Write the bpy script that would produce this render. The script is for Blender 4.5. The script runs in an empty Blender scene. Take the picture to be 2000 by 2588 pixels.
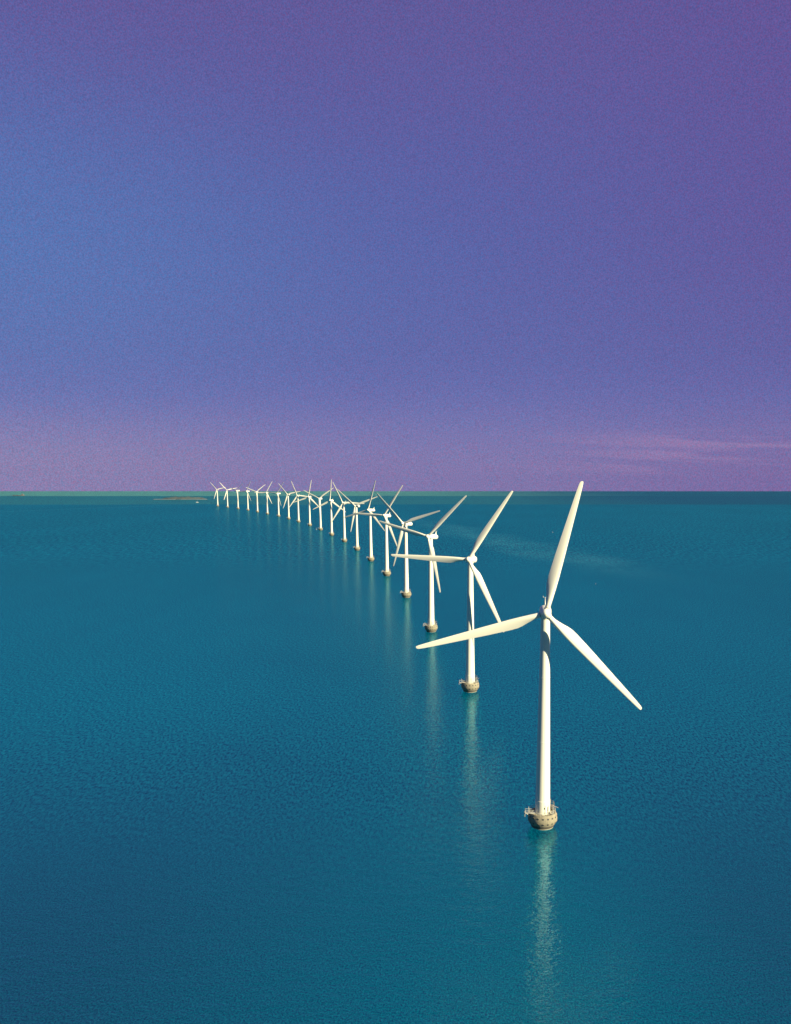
import bpy, bmesh, math, random
from mathutils import Vector, Matrix, noise
R = math.radians
SC = bpy.context.scene
COL = SC.collection

def lin(h, k=1.0):
    h = h.lstrip('#'); o = []
    for i in (0, 2, 4):
        c = int(h[i:i+2], 16)/255
        o.append((c/12.92 if c <= .04045 else ((c+.055)/1.055)**2.4)*k)
    return tuple(o) + (1.0,)

# ------------------------------------------------------------------ camera
cam_d = bpy.data.cameras.new('camera'); cam = bpy.data.objects.new('camera', cam_d); COL.objects.link(cam)
cam.location = (0, 0, 101.375)
cam.rotation_euler = (R(90-9.2475), 0, 0)
cam_d.sensor_fit = 'HORIZONTAL'; cam_d.sensor_width = 36
cam_d.lens = 36*2274.5/2000
cam_d.shift_x = -(1172.8-1000)/2000
cam_d.shift_y = (1583.0-1294)/2000
cam_d.clip_start = 1; cam_d.clip_end = 60000
SC.camera = cam

# ------------------------------------------------------------------ sun and sky
EXPO = 0.95
SUN_AZ, SUN_EL = 124.0, 26.0          # clockwise from +Y, above the horizon
sd = Vector((math.sin(R(SUN_AZ))*math.cos(R(SUN_EL)), math.cos(R(SUN_AZ))*math.cos(R(SUN_EL)), math.sin(R(SUN_EL))))
sl = bpy.data.lights.new('sun', 'SUN'); sun = bpy.data.objects.new('sun', sl); COL.objects.link(sun)
sl.energy = 5.0; sl.angle = R(.5); sl.color = (1, .90, .60)
sun.rotation_euler = sd.to_track_quat('Z', 'Y').to_euler(); sun.location = (300, -200, 300)

W = bpy.data.worlds.new('World'); SC.world = W; W.use_nodes = True
nt = W.node_tree; nt.nodes.clear()
class G:
    """small helper for node graphs"""
    def __init__(s, nt): s.nt = nt
    def n(s, t, **k):
        x = s.nt.nodes.new(t)
        for a, b in k.items(): setattr(x, a, b)
        return x
    def put(s, sock, v):
        if hasattr(v, 'is_output'): s.nt.links.new(v, sock)
        else: sock.default_value = v
    def m(s, op, a, b=0.0, c=0.0, clamp=False):
        x = s.n('ShaderNodeMath', operation=op); x.use_clamp = clamp
        s.put(x.inputs[0], a); s.put(x.inputs[1], b); s.put(x.inputs[2], c); return x.outputs[0]
    def mix(s, f, a, b, mode='MIX'):
        x = s.n('ShaderNodeMix', data_type='RGBA', blend_type=mode); x.clamp_factor = True
        s.put(x.inputs[0], f); s.put(x.inputs[6], a); s.put(x.inputs[7], b); return x.outputs[2]
    def ramp(s, f, stops, interp='LINEAR'):
        x = s.n('ShaderNodeValToRGB'); x.color_ramp.interpolation = interp
        e = x.color_ramp.elements
        while len(e) < len(stops): e.new(.5)
        for q, (p, c) in zip(e, stops):
            q.position = p; q.color = c if len(c) == 4 else tuple(c)+(1,)
        s.put(x.inputs[0], f); return x.outputs[0]
    def rng(s, v, a, b, c=0.0, d=1.0, t='SMOOTHSTEP'):
        x = s.n('ShaderNodeMapRange', interpolation_type=t)
        for i, q in enumerate((v, a, b, c, d)): s.put(x.inputs[i], q)
        return x.outputs[0]
    def noise(s, vec, scale, detail=3, rough=.5, dist=0.0):
        x = s.n('ShaderNodeTexNoise'); s.put(x.inputs['Vector'], vec)
        x.inputs['Scale'].default_value = scale; x.inputs['Detail'].default_value = detail
        x.inputs['Roughness'].default_value = rough; x.inputs['Distortion'].default_value = dist
        return x.outputs['Fac']
    def map(s, vec, scale=(1,1,1), rot=(0,0,0), loc=(0,0,0)):
        x = s.n('ShaderNodeMapping'); s.put(x.inputs[0], vec)
        x.inputs['Location'].default_value = loc; x.inputs['Rotation'].default_value = rot; x.inputs['Scale'].default_value = scale
        return x.outputs[0]
    def xyz(s, v):
        x = s.n('ShaderNodeSeparateXYZ'); s.put(x.inputs[0], v); return x.outputs
g = G(nt)
D = g.n('ShaderNodeTexCoord').outputs['Generated']
X, Y, Z = g.xyz(D)
sky = g.n('ShaderNodeTexSky', sky_type='NISHITA'); sky.sun_disc = False
sky.sun_elevation = R(SUN_EL); sky.sun_rotation = R(SUN_AZ); sky.air_density = 1.0; sky.dust_density = 1.0
nish = g.mix(1.0, sky.outputs[0], (.08, .08, .08, 1), 'MULTIPLY')
zz = g.m('MULTIPLY_ADD', Z, 2.0, .05)
def zp(y):      # photograph row -> ramp position
    return (math.sin(math.atan((1583-y)/2274.5)-R(9.2475))*2+.05)
base = g.ramp(zz, [(0, lin('8277ae')), (zp(1200), lin('8277af')), (zp(1120), lin('7b74b1')), (zp(1010), lin('6467ae')),
                   (zp(900), lin('5e62a8')), (zp(600), lin('5961a8')), (zp(300), lin('5e5ca2')), (zp(0), lin('64589b')), (1, lin('5a5498'))], 'B_SPLINE')
# bluer patch of sky to the left, more violet to the right
dx = g.m('DIVIDE', g.m('ADD', X, .50), .42); dz = g.m('DIVIDE', g.m('SUBTRACT', Z, .22), .16)
rr = g.m('SQRT', g.m('ADD', g.m('MULTIPLY', dx, dx), g.m('MULTIPLY', dz, dz)))
glow = g.rng(rr, 1.35, 0.0, 0, .60)
c1 = g.mix(glow, base, lin('547bbb'))
vio = g.m('MULTIPLY', g.rng(X, -.05, .42, 0, .75), g.rng(Z, .06, .26, .35, 1))
c1 = g.mix(vio, c1, lin('665198'))
lowl = g.m('MULTIPLY', g.rng(X, -.05, -.45), g.rng(Z, .09, -.01, 0, .55))
c1 = g.mix(lowl, c1, lin('9085b4'))
lowr = g.m('MULTIPLY', g.rng(X, .05, .38), g.rng(Z, .09, -.01, 0, .45))
c1 = g.mix(lowr, c1, lin('7c64a3'))
# thin pink streaks of cirrus low on the right
inv = g.n('ShaderNodeCombineXYZ'); ax = g.m('DIVIDE', X, g.m('MAXIMUM', Y, .15))
g.put(inv.inputs[0], ax); g.put(inv.inputs[1], Z)
cv = g.map(inv.outputs[0], (2.2, 46, 1), (0, 0, 0), (3.1, 1.2, 0))
cn = g.noise(g.map(inv.outputs[0], (1, 1, 1), (0, 0, R(2.6))), 1, 1)
cv2 = g.map(g.map(inv.outputs[0], (1, 1, 1), (0, 0, R(2.4))), (2.6, 60, 1), (0, 0, 0), (3.1, 1.2, 0))
cl = g.noise(cv2, 1.0, 5, .55, .3)
band = g.m('MULTIPLY', g.rng(Z, .003, .012), g.rng(Z, .058, .040))
cm = g.m('MULTIPLY', g.m('MULTIPLY', g.rng(cl, .47, .60), band), g.rng(ax, .0, .30))
cm = g.m('MULTIPLY', cm, g.m('GREATER_THAN', Y, .1))
c1 = g.mix(g.m('MULTIPLY', cm, .62), c1, lin('9a7eb2'))
gr = g.noise(D, 800, 1, .5)
gr2 = g.noise(g.map(D, (1, 1, 1), (0, 0, 0), (7, 3, 1)), 830, 1, .5)
# unseen sky overhead and behind is set deeper blue to cool the ambient light
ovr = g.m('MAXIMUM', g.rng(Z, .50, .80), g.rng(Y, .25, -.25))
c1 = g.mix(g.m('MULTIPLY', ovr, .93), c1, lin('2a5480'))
c1 = g.mix(.92, nish, c1)
gm = g.n('ShaderNodeCombineXYZ')
g.put(gm.inputs[0], g.rng(gr2, .3, .7, .70, 1.30, 'LINEAR')); g.put(gm.inputs[1], g.rng(gr, .3, .7, .82, 1.18, 'LINEAR')); g.put(gm.inputs[2], g.rng(gr, .3, .7, .84, 1.16, 'LINEAR'))
c1 = g.mix(1.0, c1, gm.outputs[0], 'MULTIPLY')
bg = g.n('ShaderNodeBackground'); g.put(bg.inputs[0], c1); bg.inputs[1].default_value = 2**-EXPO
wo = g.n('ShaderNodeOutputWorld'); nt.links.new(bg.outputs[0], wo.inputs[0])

SC.view_settings.view_transform = 'Standard'; SC.view_settings.look = 'None'
SC.view_settings.gamma = 1; SC.view_settings.exposure = EXPO; SC.view_settings.use_curve_mapping = False
SC.cycles.max_bounces = 6; SC.cycles.caustics_reflective = False; SC.cycles.caustics_refractive = False

# ------------------------------------------------------------------ helpers
def tag(o, label=None, cat=None, group=None, kind=None):
    if label: o['label'] = label
    if cat: o['category'] = cat
    if group: o['group'] = group
    if kind: o['kind'] = kind
    return o
def obj(name, bm, mats, parent=None, smooth=True, angle=35):
    me = bpy.data.meshes.new(name); bmesh.ops.recalc_face_normals(bm, faces=bm.faces); bm.to_mesh(me); bm.free()
    for m in (mats if isinstance(mats, (list, tuple)) else [mats]): me.materials.append(m)
    if smooth:
        me.polygons.foreach_set('use_smooth', [True]*len(me.polygons))
        me.set_sharp_from_angle(angle=R(angle))
    o = bpy.data.objects.new(name, me); COL.objects.link(o); o.parent = parent
    return o
def lathe(bm, prof, seg=48, mi=0, M=None, caps=True):
    rings = []
    for r, z in prof:
        ring = [bm.verts.new((r*math.cos(2*math.pi*k/seg), r*math.sin(2*math.pi*k/seg), z)) for k in range(seg)]
        rings.append(ring)
    if M is not None:
        for rg in rings:
            for v in rg: v.co = M @ v.co
    for a, b in zip(rings, rings[1:]):
        for k in range(seg):
            f = bm.faces.new((a[k], a[(k+1) % seg], b[(k+1) % seg], b[k])); f.material_index = mi
    if caps:
        for rg in (rings[0], rings[-1]):
            f = bm.faces.new(rg); f.material_index = mi
def tube(bm, a, b, r, seg=8, mi=0, r2=None):
    a, b = Vector(a), Vector(b); d = b-a
    q = d.to_track_quat('Z', 'Y').to_matrix().to_4x4()
    lathe(bm, [(r, 0), (r2 if r2 is not None else r, d.length)], seg, mi, Matrix.Translation(a) @ q)
def box(bm, lo, hi, mi=0, M=None):
    vs = [bm.verts.new((x, y, z)) for x in (lo[0], hi[0]) for y in (lo[1], hi[1]) for z in (lo[2], hi[2])]
    if M is not None:
        for v in vs: v.co = M @ v.co
    for f in ((0,1,3,2), (4,6,7,5), (0,4,5,1), (2,3,7,6), (0,2,6,4), (1,5,7,3)):
        fc = bm.faces.new([vs[i] for i in f]); fc.material_index = mi
def loft(bm, rings, mi=0, caps=True):
    vr = [[bm.verts.new(p) for p in r] for r in rings]; n = len(vr[0])
    for a, b in zip(vr, vr[1:]):
        for k in range(n):
            f = bm.faces.new((a[k], a[(k+1) % n], b[(k+1) % n], b[k])); f.material_index = mi
    if caps:
        bm.faces.new(vr[0]).material_index = mi; bm.faces.new(vr[-1]).material_index = mi

def pmat(name, col, rough=.5, var=.0, scale=1.0, metallic=0.0, spec=.5):
    m = bpy.data.materials.new(name); m.use_nodes = True; t = m.node_tree; p = t.nodes['Principled BSDF']
    g = G(t); co = g.n('ShaderNodeTexCoord').outputs['Object']
    if var:
        n = g.noise(co, scale, 5, .6)
        c = g.mix(n, tuple(q*(1-var) for q in col[:3])+(1,), tuple(min(1, q*(1+var)) for q in col[:3])+(1,))
        g.put(p.inputs['Base Color'], c)
        g.put(p.inputs['Roughness'], g.rng(n, .3, .7, rough*.85, min(1, rough*1.2), 'LINEAR'))
    else:
        p.inputs['Base Color'].default_value = col; p.inputs['Roughness'].default_value = rough
    p.inputs['Metallic'].default_value = metallic; p.inputs['Specular IOR Level'].default_value = spec
    return m

# white painted steel with faint vertical run-off dirt
def white_mat(name, col, streak):
    m = bpy.data.materials.new(name); m.use_nodes = True; t = m.node_tree; p = t.nodes['Principled BSDF']; g = G(t)
    co = g.n('ShaderNodeTexCoord').outputs['Object']
    n = g.noise(g.map(co, (2.5, 2.5, .12)), 1.0, 4, .6)
    c = g.mix(g.m('MULTIPLY', g.rng(n, .5, .8), streak), col, (col[0]*.72, col[1]*.70, col[2]*.62, 1))
    g.put(p.inputs['Base Color'], c); p.inputs['Roughness'].default_value = .42; p.inputs['Specular IOR Level'].default_value = .35
    return m
M_tower = white_mat('white_tower_paint', (.86, .82, .70, 1), .35)
M_blade = white_mat('blade_gelcoat', (.85, .81, .69, 1), .15)
M_dark = pmat('dark_seal', (.03, .035, .05, 1), .7)
M_steel = pmat('galvanised_steel', (.50, .48, .42, 1), .55, .2, 3)
M_grey = pmat('weathered_grey_steel', (.20, .19, .18, 1), .6, .25, 2)

def concrete():
    m = bpy.data.materials.new('stained_concrete'); m.use_nodes = True; t = m.node_tree; p = t.nodes['Principled BSDF']; g = G(t)
    co = g.n('ShaderNodeTexCoord').outputs['Object']; x, y, z = g.xyz(co)
    n = g.noise(co, 1.3, 6, .65); n2 = g.noise(g.map(co, (3, 3, .35)), 1.0, 4, .6)
    c = g.mix(n, (.21, .185, .135, 1), (.38, .335, .24, 1))
    c = g.mix(g.rng(n2, .48, .75, 0, .55), c, (.14, .115, .085, 1))
    zl = g.m('ADD', z, g.m('MULTIPLY', g.m('SUBTRACT', n, .5), .9))
    c = g.mix(g.rng(zl, 1.35, .8, 0, .8), c, (.075, .06, .055, 1))       # wet weed band
    c = g.mix(g.rng(g.m('ADD', z, g.m('MULTIPLY', n2, .15)), .30, .22), c, (.40, .36, .27, 1))   # salt line
    g.put(p.inputs['Base Color'], c); p.inputs['Roughness'].default_value = .85
    b = g.n('ShaderNodeBump'); b.inputs['Strength'].default_value = .35; b.inputs['Distance'].default_value = .06
    g.put(b.inputs['Height'], g.noise(co, 5, 5, .6)); t.links.new(b.outputs[0], p.inputs['Normal'])
    return m
M_conc = concrete()

# ------------------------------------------------------------------ sea
def sea_mat():
    m = bpy.data.materials.new('sea_water'); m.use_nodes = True; t = m.node_tree; t.nodes.clear(); g = G(t)
    co = g.n('ShaderNodeTexCoord').outputs['Object']; x, y, z = g.xyz(co)
    warp = g.noise(g.map(co, (.0011, .0011, 1)), 1.0, 3, .6)
    # horizon tone bands put into the sea colour: deep -> far -> outermost
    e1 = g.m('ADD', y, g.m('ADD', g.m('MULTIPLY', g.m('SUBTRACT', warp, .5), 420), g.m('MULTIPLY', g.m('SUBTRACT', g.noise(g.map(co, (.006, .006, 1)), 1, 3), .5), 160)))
    far1 = g.rng(e1, 3700, 3860)
    far2 = g.rng(g.m('ADD', y, g.m('MULTIPLY', g.m('SUBTRACT', warp, .5), 500)), 5650, 5950)
    # broad patches
    big = g.noise(g.map(co, (.0045, .0016, 1), (0, 0, R(12))), 1.0, 4, .55)
    mid = g.noise(g.map(co, (.03, .009, 1), (0, 0, R(-8))), 1.0, 4, .6)
    # wind slick: a long soft band lying right of the row
    sx = g.m('SUBTRACT', x, g.m('MULTIPLY_ADD', y, -.225, 402))          # distance to the band's axis
    sx = g.m('ADD', sx, g.m('MULTIPLY', g.m('SUBTRACT', g.noise(g.map(co, (.004, .0022, 1)), 1, 4), .5), 190))
    sl_ = g.m('MULTIPLY', g.rng(g.m('ABSOLUTE', sx), 75, 5), g.m('MULTIPLY', g.rng(y, 850, 1200), g.rng(y, 2500, 1800)))
    # narrow foam trails of old wakes on the left
    def line(x0, y0, x1, y1, w, n0):
        dx_, dy_ = x1-x0, y1-y0; L = math.hypot(dx_, dy_)
        nn = g.m('MULTIPLY', g.m('SUBTRACT', g.noise(g.map(co, (.003, .003, 1), (0, 0, 0), (n0, 0, 0)), 1, 3), .5), 60)
        d = g.m('ADD', g.m('ADD', g.m('MULTIPLY', g.m('SUBTRACT', x, x0), dy_/L), g.m('MULTIPLY', g.m('SUBTRACT', y, y0), -dx_/L)), nn)
        s = g.m('ADD', g.m('MULTIPLY', g.m('SUBTRACT', x, x0), dx_/L), g.m('MULTIPLY', g.m('SUBTRACT', y, y0), dy_/L))
        return g.m('MULTIPLY', g.rng(g.m('ABSOLUTE', d), w, w*.2), g.m('MULTIPLY', g.rng(s, 0, L*.2), g.rng(s, L, L*.8)))
    tr = g.m('MAXIMUM', line(-1700, 2350, -1150, 3800, 16, 3), line(-1900, 4300, -600, 4950, 24, 9))
    tr = g.m('MAXIMUM', tr, line(-700, 3400, -330, 4300, 14, 5))
    fA = g.noise(g.map(co, (2.6, 1.9, 1), (0, 0, R(10))), 1.0, 3, .9)
    fB = g.noise(g.map(co, (1.15, .42, 1), (0, 0, R(6))), 1.0, 3, .9)
    fC = g.noise(g.map(co, (.38, .05, 1), (0, 0, R(3))), 1.0, 3, .9)
    def lerp(p, q, t): return g.m('ADD', g.m('MULTIPLY', p, g.m('SUBTRACT', 1.0, t)), g.m('MULTIPLY', q, t))
    fine = lerp(lerp(fA, fB, g.rng(y, 170, 330)), fC, g.rng(y, 900, 1400))
    near_sea = g.mix(g.rng(big, .35, .68), SEA1, SEA2)
    near_sea = g.mix(g.rng(mid, .35, .7, 0, .3), near_sea, SEA3)
    near_sea = g.mix(g.rng(y, 430, 140, 0, .55), near_sea, SEA4)
    crn = g.m('MULTIPLY', g.rng(y, 420, 150), g.m('MAXIMUM', g.rng(x, 10, -95), g.rng(x, 20, 75, 0, .8)))  # vignette toward the frame corners, painted into the water colour
    near_sea = g.mix(crn, near_sea, SEA5)
    c = g.mix(far1, near_sea, g.mix(g.rng(x, -200, 1100), FAR1, FAR1R))
    c = g.mix(far2, c, g.mix(g.rng(x, -900, 1500), FAR2, FAR3))
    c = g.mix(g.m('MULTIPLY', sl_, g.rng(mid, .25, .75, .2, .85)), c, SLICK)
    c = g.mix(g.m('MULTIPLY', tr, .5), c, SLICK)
    fm = g.rng(fine, .38, .62, 1-FINE, 1+FINE, 'LINEAR')
    fc = g.n('ShaderNodeCombineXYZ'); g.put(fc.inputs[0], 1.0); g.put(fc.inputs[1], fm); g.put(fc.inputs[2], g.m('MULTIPLY_ADD', fm, .6, .4))
    c = g.mix(1.0, c, fc.outputs[0], 'MULTIPLY')
    # wavelets
    w1 = g.noise(g.map(co, (.16, .26, 1), (0, 0, R(14))), 1.0, 3, .6, .2)
    w2 = g.noise(g.map(co, (.62, 1.05, 1), (0, 0, R(-20))), 1.0, 3, .6, .3)
    w3 = g.noise(g.map(co, (2.2, 3.1, 1), (0, 0, R(8))), 1.0, 2, .6)
    h = g.m('ADD', g.m('ADD', g.m('MULTIPLY', w1, .55), g.m('MULTIPLY', w2, .26)), g.m('MULTIPLY', w3, .08))
    b = g.n('ShaderNodeBump'); b.inputs['Strength'].default_value = 1.0; b.inputs['Distance'].default_value = BUMP
    g.put(b.inputs['Height'], h)
    b2 = g.n('ShaderNodeBump'); b2.inputs['Strength'].default_value = 1.0; b2.inputs['Distance'].default_value = BUMP2
    g.put(b2.inputs['Height'], g.m('ADD', g.m('MULTIPLY', w1, .42), g.m('MULTIPLY', w2, .19)))
    # body of the water: light scattered back up, plus broad and sharp surface reflection
    
    gl1 = g.n('ShaderNodeBsdfGlossy'); gl1.distribution = 'MULTI_GGX'; g.put(gl1.inputs['Color'], c); gl1.inputs['Roughness'].default_value = .31
    t.links.new(b.outputs[0], gl1.inputs['Normal'])
    gl2 = g.n('ShaderNodeBsdfGlossy'); gl2.distribution = 'GGX'; gl2.inputs['Color'].default_value = (.42, .73, .80, 1)
    g.put(gl2.inputs['Roughness'], g.rng(y, 400, 1800, .06, .20, 'LINEAR')); t.links.new(b2.outputs[0], gl2.inputs['Normal'])
    ss = g.n('ShaderNodeSubsurfaceScattering', falloff='BURLEY'); g.put(ss.inputs['Color'], g.mix(1.0, c, BODY, 'MULTIPLY'))
    ss.inputs['Scale'].default_value = 400.0; ss.inputs['Radius'].default_value = (1, 1, 1)
    mx = g.n('ShaderNodeMixShader'); mx.inputs[0].default_value = MIX1
    t.links.new(ss.outputs[0], mx.inputs[1]); t.links.new(gl1.outputs[0], mx.inputs[2])
    fr = g.n('ShaderNodeFresnel'); fr.inputs[0].default_value = 1.33; t.links.new(b.outputs[0], fr.inputs['Normal'])
    ff = g.m('MINIMUM', g.m('MULTIPLY', fr.outputs[0], FR_K), FR_MAX)
    mx2 = g.n('ShaderNodeMixShader'); g.put(mx2.inputs[0], ff)
    t.links.new(mx.outputs[0], mx2.inputs[1]); t.links.new(gl2.outputs[0], mx2.inputs[2])
    o = g.n('ShaderNodeOutputMaterial'); t.links.new(mx2.outputs[0], o.inputs[0])
    return m
MIX1 = .17; FR_K = 2.0; FR_MAX = .195; BUMP = .75; BUMP2 = .52; FINE = .72; BODY = (.1, .200, .43, 1)
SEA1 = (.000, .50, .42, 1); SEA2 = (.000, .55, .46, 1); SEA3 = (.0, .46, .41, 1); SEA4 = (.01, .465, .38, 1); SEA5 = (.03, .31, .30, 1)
FAR1 = (.12, .62, .40, 1); FAR1R = (.05, .36, .32, 1); FAR2 = (.62, 1.15, .52, 1); FAR3 = (.06, .39, .33, 1); SLICK = (.18, .80, .56, 1)
bm = bmesh.new()
xs = [-14000, -4000, -1500, -400, 0, 400, 1500, 4000, 14000]; ys = [-3000, -300, 100, 400, 1000, 2200, 4500, 8197]
gv = [[bm.verts.new((x, y, 0)) for y in ys] for x in xs]
for i in range(len(xs)-1):
    for j in range(len(ys)-1): bm.faces.new((gv[i][j], gv[i+1][j], gv[i+1][j+1], gv[i][j+1]))
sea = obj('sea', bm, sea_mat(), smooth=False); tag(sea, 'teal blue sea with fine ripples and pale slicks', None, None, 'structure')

# ------------------------------------------------------------------ wind turbine
HUBZ, OV, TILT = 64.0, 4.3, R(5)

def foundation():
    bm = bmesh.new()
    lathe(bm, [(3.2, -2), (3.3, 0), (3.38, .35), (3.45, .36), (3.75, .95), (4.28, 1.75), (4.46, 2.3), (4.5, 2.9), (4.38, 3.7), (4.08, 4.42),
               (4.02, 4.5), (3.80, 4.5), (3.76, 4.22), (2.2, 4.22)], 64)
    for zc, rc, tl in ((3.60, 4.40, -8), (1.95, 4.36, 40)):         # drain holes, dark, ringed
        for k in range(18):
            a = R(20*k+7)
            M = Matrix.Rotation(a, 4, 'Z') @ Matrix.Translation((rc, 0, zc)) @ Matrix.Rotation(R(90+tl*.6), 4, 'Y')
            lathe(bm, [(.33, -.25), (.33, .035), (.27, .035)], 12, 0, M)
            lathe(bm, [(.26, -.25), (.26, .045)], 12, 1, M)
    return bm
def railing():
    bm = bmesh.new(); r = 3.92; n = 20
    skip = {10, 19}
    for k in range(n):
        a = R(18*k+3); p = (r*math.cos(a), r*math.sin(a))
        tube(bm, (*p, 4.45), (*p, 5.6), .045, 6)
    for z in (5.05, 5.6):
        for k in range(60):
            if 29 <= k <= 33: continue
            a, b = R(6*k+3), R(6*k+9)
            tube(bm, (r*math.cos(a), r*math.sin(a), z), (r*math.cos(b), r*math.sin(b), z), .035, 6)
    return bm
def landing():
    bm = bmesh.new()
    box(bm, (-6.75, -1.75, 4.36), (-3.70, -.35, 4.50))
    for y in (-1.62, -.48): tube(bm, (-6.4, y, 4.36), (-4.35, y*.9, 3.0), .09, 8)
    box(bm, (-6.95, -1.55, 4.1), (-6.75, -.5, 4.62))
    tube(bm, (-6.85, -1.6, 4.3), (-6.85, -1.6, 3.4), .08, 8); tube(bm, (-6.85, -.5, 4.3), (-6.85, -.5, 3.4), .08, 8)
    return bm
def landing_rail():
    bm = bmesh.new()
    P = [(-6.7, -1.68), (-5.7, -1.70), (-4.7, -1.70), (-6.7, -.42), (-5.7, -.40), (-4.7, -.40)]
    hs = [1.0, 1.5, .9, 1.15, 1.55, 1.0]
    for (x, y), h in zip(P, hs): tube(bm, (x, y, 4.5), (x, y, 4.5+h), .07, 7)
    for y in (-1.69, -.41):
        tube(bm, (-6.7, y, 5.4), (-4.1, y, 5.4), .045, 6)
    tube(bm, (-6.7, -1.68, 5.3), (-6.7, -.42, 5.4), .045, 6)
    tube(bm, (-5.7, -1.70, 5.9), (-5.7, -.9, 6.25), .06, 6)
    return bm
def davit():
    bm = bmesh.new()
    tube(bm, (2.75, -2.75, 4.4), (2.75, -2.75, 7.5), .12, 10)
    tube(bm, (2.75, -2.75, 7.4), (4.2, -3.5, 7.0), .08, 8)
    tube(bm, (2.75, -2.75, 6.2), (3.6, -3.2, 7.15), .05, 8)
    return bm
def lamp_pole():
    bm = bmesh.new()
    tube(bm, (1.42, -2.75, 4.3), (1.42, -2.75, 7.5), .065, 8)
    box(bm, (1.20, -2.9, 6.55), (1.40, -2.65, 6.95), 0)
    return bm
def stairs():
    bm = bmesh.new()
    # door platform and a flight down to the deck on the sunny side
    box(bm, (2.15, -.75, 6.35), (3.35, .75, 6.45))
    for y in (-.75, .75):
        tube(bm, (3.3, y, 4.3), (3.3, y, 7.5), .06, 7)
        tube(bm, (2.3, y, 7.5), (3.3, y, 7.5), .045, 6)
    tube(bm, (3.3, -.75, 7.5), (3.3, .75, 7.5), .045, 6)
    for y0 in (.85,):
        for s in range(9):
            z = 6.3-.23*s; y = y0+.22*s
            box(bm, (2.45, y, z-.03), (3.15, y+.24, z+.02))
        for xx in (2.42, 3.18):
            tube(bm, (xx, y0, 6.4), (xx, y0+2.0, 4.3), .06, 6); tube(bm, (xx, y0, 7.4), (xx, y0+2.0, 5.3), .045, 6)
    box(bm, (2.5, -2.2, 4.25), (3.2, -1.5, 5.35))     # electrical cabinet
    return bm
def tower():
    bm = bmesh.new()
    pr = [(2.30, 4.2), (2.30, 4.45), (2.20, 4.47), (2.20, 8.2), (2.13, 8.25)]
    z0, r0, z1, r1 = 8.25, 2.12, 62.35, 1.28
    def rr(z): return r0+(r1-r0)*((z-z0)/(z1-z0))
    for z in (26.0, 45.0):
        pr += [(rr(z), z), (rr(z)+.035, z+.02), (rr(z)+.035, z+.20), (rr(z), z+.22)]
    pr += [(r1, z1), (1.45, z1+.02), (1.45, z1+.35)]
    lathe(bm, pr, 56)
    return bm
def door():
    bm = bmesh.new(); box(bm, (2.1, -.45, 6.47), (2.235, .45, 8.15)); box(bm, (2.1, -.55, 8.15), (2.42, .55, 8.24)); return bm
def sup(w, h, y, zc, n=28, e=2.6):
    r = []
    for k in range(n):
        a = 2*math.pi*k/n; c, s = math.cos(a), math.sin(a)
        r.append((w*math.copysign(abs(c)**(2/e), c), y, zc+h*math.copysign(abs(s)**(2/e), s)))
    return r
def nacelle():
    bm = bmesh.new()
    st = [(-2.75, 1.05, 1.05, 0, 2), (-2.6, 1.25, 1.25, 0, 2), (-1.8, 1.45, 1.5, 0, 2.2), (-.5, 1.62, 1.65, .05, 2.6), (1.5, 1.72, 1.75, .1, 2.8), (5, 1.72, 1.75, .1, 2.8),
          (7.5, 1.66, 1.68, .1, 2.6), (8.8, 1.45, 1.45, .12, 2.3), (9.5, 1.05, 1.05, .15, 2.1), (9.78, .5, .5, .18, 2)]
    loft(bm, [sup(w, h, y, zc, 28, e) for y, w, h, zc, e in st])
    return bm
def fin():
    bm = bmesh.new()
    rings = []
    for z, y0, y1, t in ((1.70, 6.9, 9.0, .16), (2.6, 7.7, 8.9, .12), (3.6, 8.25, 8.85, .08), (4.1, 8.45, 8.75, .05)):
        rings.append([(-t, y0+.15, z), (0, y0, z), (t, y0+.15, z), (t, y1-.1, z), (0, y1, z), (-t, y1-.1, z)])
    loft(bm, rings)
    tube(bm, (-.55, 8.6, 4.0), (.55, 8.6, 4.0), .035, 6)
    for s in (-.55, .55): tube(bm, (s, 8.6, 3.98), (s, 8.6, 4.4), .05, 6)
    return bm
RX = Matrix.Rotation(R(90), 4, 'X')      # z axis -> -y
def hub():
    bm = bmesh.new()
    lathe(bm, [(.9, -1.55), (1.22, -1.5), (1.34, -.9), (1.40, 0), (1.34, .7), (1.15, 1.35), (.85, 1.85), (.48, 2.15), (.12, 2.27)], 40, 0, RX)
    for k in range(3):
        M = Matrix.Rotation(R(120*k), 4, 'Y')
        lathe(bm, [(.88, .6), (.88, 1.58)], 32, 0, M)
        lathe(bm, [(.70, 1.5), (.70, 1.80)], 32, 1, M)
    return bm
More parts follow.
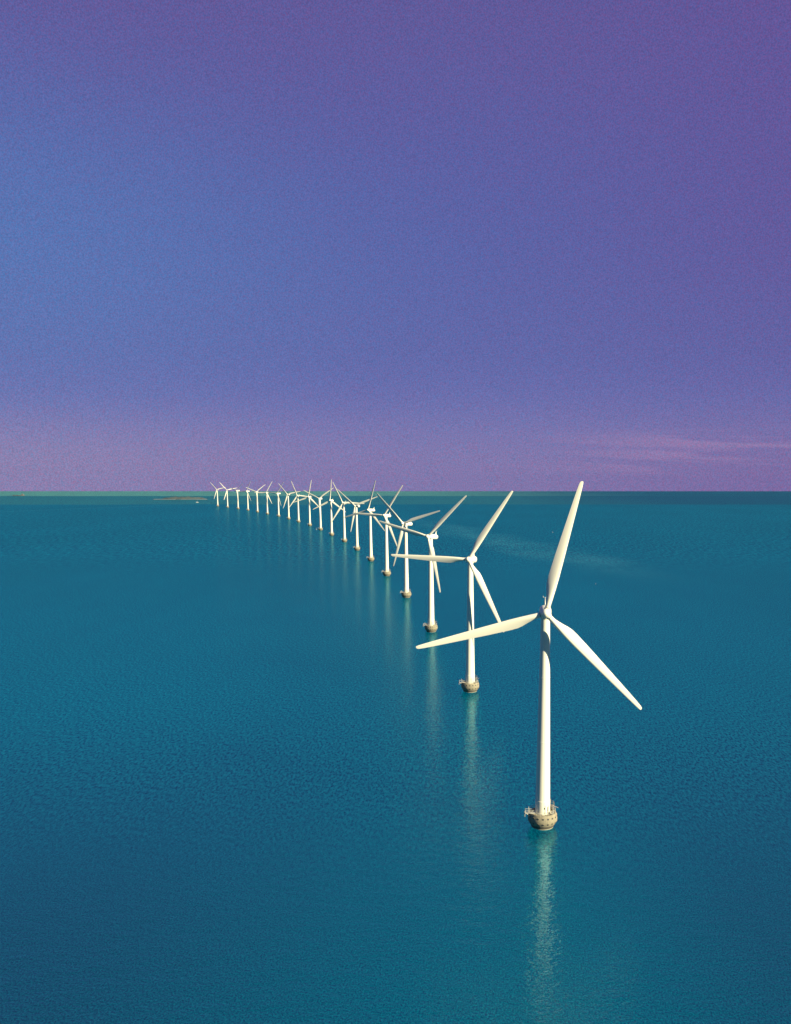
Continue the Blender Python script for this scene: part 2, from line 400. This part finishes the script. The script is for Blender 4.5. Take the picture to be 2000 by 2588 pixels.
def blade():
    bm = bmesh.new(); n = 28
    #      r    chord thick  twist round  axis
    S = [(1.70, 1.42, 1.42, 14, 1.0), (1.85, 1.50, 1.50, 14, 1.0), (3.0, 1.52, 1.50, 14, .95), (4.2, 1.85, 1.42, 14, .7), (5.6, 2.25, 1.25, 14, .38),
         (7.2, 2.78, 1.02, 13, .12), (8.6, 3.05, .88, 12, 0), (10.5, 3.08, .74, 10.5, 0), (13, 2.94, .62, 9, 0), (17, 2.70, .50, 7, 0), (22, 2.32, .38, 5, 0),
         (27, 1.94, .29, 3.4, 0), (32, 1.56, .21, 2, 0), (35.5, 1.25, .155, 1.2, 0), (37.2, 1.02, .12, .8, 0), (37.75, .78, .09, .8, 0), (37.98, .42, .05, .8, 0)]
    rings = []
    for r, c, th, tw, rd in S:
        ring = []
        for k in range(n):
            a = 2*math.pi*k/n; s = (1-math.cos(a))/2          # 0 at leading edge, 1 at trailing edge
            up = 1 if a < math.pi else -1
            t = th/c
            y = 5*th*(.2969*math.sqrt(s)-.1260*s-.3516*s*s+.2843*s**3-.1015*s**4)*up
            y += -.02*c*4*s*(1-s)
            xa = (.30-s)*c
            xc = (0.5-s)*c; yc = .5*c*math.sin(a)*(th/c)
            X_ = xa*(1-rd)+xc*rd; Y_ = y*(1-rd)+yc*rd
            b = R(tw+2); ring.append((X_*math.cos(b)+Y_*math.sin(b), -X_*math.sin(b)+Y_*math.cos(b)-.0009*r*r*0, r))
        rings.append(ring)
    loft(bm, rings)
    return bm

GROUP = 'offshore wind turbines standing in one long row'
def make_turbine():
    e = bpy.data.objects.new('wind_turbine', None); COL.objects.link(e)
    f = obj('foundation', foundation(), [M_conc, M_dark], e, angle=28)
    f.scale = (.97, .97, 1)
    obj('railing', railing(), M_steel, f)
    l = obj('boat_landing', landing(), M_steel, e, angle=20); l.location = (1.5, 0, .12); obj('handrail', landing_rail(), M_steel, l)
    obj('davit', davit(), M_steel, e); obj('lamp_pole', lamp_pole(), M_grey, e, angle=20); obj('staircase', stairs(), M_grey, e, angle=20)
    t = obj('tower', tower(), M_tower, e, angle=50); obj('door', door(), M_grey, t, angle=20)
    na = obj('nacelle', nacelle(), M_tower, e, angle=60); obj('wind_mast', fin(), M_tower, na)
    h = obj('rotor_hub', hub(), [M_tower, M_dark], e, angle=40)
    b = obj('blade', blade(), M_blade, h, angle=50)
    for k in (1, 2):
        c = b.copy(); COL.objects.link(c); c.parent = h; c.rotation_euler = (0, R(120*k), 0)
    return e
def copy_tree(o, parent=None):
    c = o.copy(); COL.objects.link(c); c.parent = parent
    for ch in list(o.children): copy_tree(ch, c)
    return c
def pose(e, x, y, yaw, ph):
    e.location = (x, y, 0)
    A = Matrix.Rotation(-R(yaw), 4, 'Z') @ Matrix.Rotation(-TILT, 4, 'X')
    for ch in e.children:
        k = ch.name.split('.')[0]
        if k == 'nacelle':
            ch.location = (0, 0, HUBZ); ch.rotation_euler = A.to_euler()
        elif k == 'rotor_hub':
            ch.location = Vector((0, 0, HUBZ)) + A @ Vector((0, -OV, 0)); ch.rotation_euler = (A @ Matrix.Rotation(R(ph), 4, 'Y')).to_euler()
# x, y, yaw, rotor phase: from the far end of the row to the near end
T = [
    (-952.6, 3512.8, 9.7, 317.4), (-872.5, 3351.6, 352.1, 318.2), (-793.7, 3189.6, 31.5, 48.2), (-719.9, 3025.1, 28.0, 27.7),
    (-650.6, 2858.6, 8.2, 52.7), (-583.2, 2691.2, 11.9, 30.7), (-515.8, 2523.7, 28.2, 35.7), (-455.0, 2353.5, 15.0, 318.0),
    (-398.5, 2182.2, 13.1, 336.0), (-342.3, 2010.5, 14.0, 11.1), (-291.1, 1836.9, 15.0, 56.0), (-243.3, 1662.3, 15.9, 4.0),
    (-196.8, 1487.3, 15.0, 332.0), (-155.5, 1312.0, 19.9, 309.5), (-117.5, 1136.5, 28.6, 15.0), (-82.4, 959.4, 22.4, 33.6),
    (-50.2, 780.3, 28.7, 312.8), (-22.1, 600.9, 22.8, 44.8), (3.1, 426.7, 12.3, 32.5), (23.3, 253.9, 4.1, 14.8)]
ordn = ['smallest, farthest white wind turbine, at the left end of the row nearest the sailboat',
        'white wind turbine second from the far left end of the row',
        'white wind turbine third from the far end, one blade hanging along its tower',
        'white wind turbine fourth from the far end, one blade up past the horizon',
        'white wind turbine fifth from the far end, one blade hidden against its tower',
        'white wind turbine sixth from the far end, one blade level to the left',
        'white wind turbine seventh from the far end, one blade raised up-right',
        'white wind turbine eighth from the far end, one blade level to the right',
        'white wind turbine ninth from the far end, one blade steeply up-left',
        'white wind turbine tenth from the far end, one blade almost upright',
        'white wind turbine just right of the small buoy, blades spread like a Y',
        'white wind turbine with one blade bolt upright, ninth from the near end',
        'white wind turbine eighth from the near end, upper blade leaning left',
        'white wind turbine seventh from the near end, upper blades spread wide left and right',
        'white wind turbine sixth from the near end, slender nacelle seen from the side',
        'white wind turbine fifth from the near end, one blade level over its neighbour\'s tower',
        'white wind turbine fourth from the near end, greyish blade reaching right over the sea',
        'white wind turbine third from the near end, blade crossing left over the next tower',
        'white wind turbine second from the near end, its level blade pointing left',
        'largest, nearest white wind turbine on a round concrete base with portholes and railing']
first = make_turbine()
things = []
for i, (x, y, w, ph) in reversed(list(enumerate(T))):
    e = first if not things else copy_tree(first)
    pose(e, x, y, w, ph); tag(e, ordn[i], 'wind turbine', GROUP); things.append(e)

# ------------------------------------------------------------------ fort island far off
def island():
    bm = bmesh.new(); nx, ny = 120, 40; V = []
    for i in range(nx+1):
        row = []
        for j in range(ny+1):
            u = i/nx*2-1; v = j/ny*2-1
            rr_ = min(1, math.hypot(u, v) if False else max(abs(u)**2.2+abs(v)**2.2, 0)**(1/2.2))
            h = 15.5*(max(0, 1-rr_**3.2))**.75
            h *= .80+.35*noise.noise(Vector((u*5, v*2, 1.3)))
            h += 2.6*noise.noise(Vector((u*26, v*9, 4.3)))*(1 if rr_ < .9 else 0) if h > 1 else 0
            row.append(bm.verts.new((u*118, v*55, h-.4)))
        V.append(row)
    for i in range(nx):
        for j in range(ny): bm.faces.new((V[i][j], V[i+1][j], V[i+1][j+1], V[i][j+1]))
    return bm
def island_mat():
    m = bpy.data.materials.new('hazed_island_scrub'); m.use_nodes = True; t = m.node_tree; p = t.nodes['Principled BSDF']; g = G(t)
    co = g.n('ShaderNodeTexCoord').outputs['Object']; z = g.xyz(co)[2]
    n = g.noise(co, .12, 5, .7)
    c = g.mix(g.rng(n, .35, .65), (.04, .085, .105, 1), (.085, .095, .10, 1))  # scrub tones muted and blued, standing in for distance haze
    c = g.mix(g.rng(z, 2.6, 1.2), c, (.09, .095, .10, 1))
    g.put(p.inputs['Base Color'], c); p.inputs['Roughness'].default_value = .95; p.inputs['Specular IOR Level'].default_value = .1
    return m
isl = obj('island', island(), island_mat(), None, angle=80); isl.location = (-1484, 4815, 0)
tag(isl, 'low scrubby fort island on the horizon left of the turbines', None, None, 'structure')
M_stone = pmat('hazed_stone', (.125, .135, .14, 1), .9, .25, .3)  # stone dulled bluish, distance haze put into its colour
M_wht = pmat('boat_white', (.80, .79, .75, 1), .4)
M_yacht = pmat('dim_yacht_white', (.45, .46, .44, 1), .5)  # white dimmed evenly for the small far boat
M_sail = pmat('sail_cloth', (.70, .69, .66, 1), .8)
M_hull = pmat('dark_hull', (.11, .085, .08, 1), .6, .2, .2)
def quay(x0, x1, lab):
    bm = bmesh.new(); random.seed(int(x0)); n = max(3, int((x1-x0)/6))
    rings = []
    for i in range(n+1):
        x = x0+(x1-x0)*i/n; h = 2.2+.5*random.random(); w = 5+random.random()*1.5; dy = 2*math.sin(i*.35)
        if i in (0, n): h *= .4; w *= .5
        rings.append([(x, dy-w, -1), (x, dy-w*.55, h), (x, dy+w*.55, h), (x, dy+w, -1)])
    loft(bm, rings)
    o = obj('breakwater', bm, M_stone, None, angle=20); o.location = (-1484, 4752, 0)
    tag(o, lab, 'breakwater', 'breakwaters in front of the fort island'); return o
quay(-142, -24, 'pale stone breakwater along the left half of the fort island shore')
quay(2, 142, 'pale stone breakwater along the right half of the fort island shore')

# ------------------------------------------------------------------ sailboat, ship, buoys
def sailboat():
    e = bpy.data.objects.new('sailboat', None); COL.objects.link(e)
    bm = bmesh.new(); rings = []
    for x, w, zb, zt in ((-6, 1.3, .3, 1.5), (-4, 1.8, -.3, 1.45), (0, 2.0, -.5, 1.5), (3.5, 1.4, -.3, 1.75), (6.3, .15, .8, 2.1)):
        rings.append([(x, -w, zt), (x, -w*.7, zb), (x, w*.7, zb), (x, w, zt)])
    loft(bm, rings); obj('hull', bm, M_yacht, e, angle=40)
    bm = bmesh.new(); loft(bm, [[(x, -w, z0) for w in ()] or [(x, -w, 1.5), (x, -w*.8, z), (x, w*.8, z), (x, w, 1.5)] for x, w, z, z0 in ((-2.5, 1.1, 2.2, 0), (0, 1.2, 2.4, 0), (2.6, .8, 1.8, 0))]); obj('cabin', bm, M_yacht, e, angle=20)
    bm = bmesh.new(); tube(bm, (.8, 0, 1.4), (.8, 0, 15), .16, 8, 0, .09); obj('mast', bm, M_yacht, e)
    bm = bmesh.new(); tube(bm, (.8, 0, 3.2), (-4.6, 0, 3.3), .28, 8); obj('boom', bm, M_sail, e)
    e.location = (-1204, 4099, 0); e.rotation_euler = (0, 0, R(12))
    tag(e, 'tiny white sailboat with bare mast in front of the fort island', 'sailboat')
sailboat()
def ship():
    e = bpy.data.objects.new('cargo_ship', None); COL.objects.link(e)
    bm = bmesh.new(); rings = []
    for x, w, zb, zt in ((-38, 4, .5, 4.2), (-33, 6, -1, 4), (0, 6.5, -1, 3.6), (28, 6, -1, 4.2), (36, 2.5, 0, 5.2), (39, .3, 2, 5.8)):
        rings.append([(x, -w, zt), (x, -w*.85, zb), (x, w*.85, zb), (x, w, zt)])
    loft(bm, rings); obj('hull', bm, M_hull, e, angle=30)
    bm = bmesh.new(); box(bm, (20, -5, 4), (31, 5, 9)); box(bm, (22, -5.6, 9), (29, 5.6, 11.5)); box(bm, (24.5, -1, 11.5), (26, 1, 14)); obj('superstructure', bm, M_stone, e, angle=20)
    e.location = (-2880, 5880, 0)
    tag(e, 'distant low dark ship with a pale deckhouse at the far left horizon', 'ship')
ship()
M_buoy = pmat('buoy_paint', (.30, .34, .32, 1), .7)
def buoy(x, y, s, lab):
    e = bpy.data.objects.new('buoy', None); COL.objects.link(e)
    bm = bmesh.new(); lathe(bm, [(.2, -.6), (.9, -.5), (1.25, 0), (1.25, .55), (.9, .7), (.35, .75)], 20); obj('float', bm, M_buoy, e)
    bm = bmesh.new()
    for k in range(4):
        a = R(90*k+45); tube(bm, (.7*math.cos(a), .7*math.sin(a), .6), (.22*math.cos(a), .22*math.sin(a), 3.0), .07, 6)
    lathe(bm, [(.34, 2.9), (.34, 3.05), (.18, 3.06), (.18, 3.5), (.05, 3.6)], 12); obj('lantern_frame', bm, M_buoy, e, angle=30)
    e.location = (x, y, 0); e.scale = (s, s, s)
    tag(e, lab, 'buoy', 'pale buoys afloat around the turbine row')
buoy(-303, 1857, 1.15, 'pale buoy floating just left of the middle turbine\'s base')
buoy(173, 1759, .75, 'small pale buoy left of the nearest turbine\'s raised blade')
buoy(130, 882, .32, 'tiny pale buoy on open water right of the nearest turbine\'s hub')
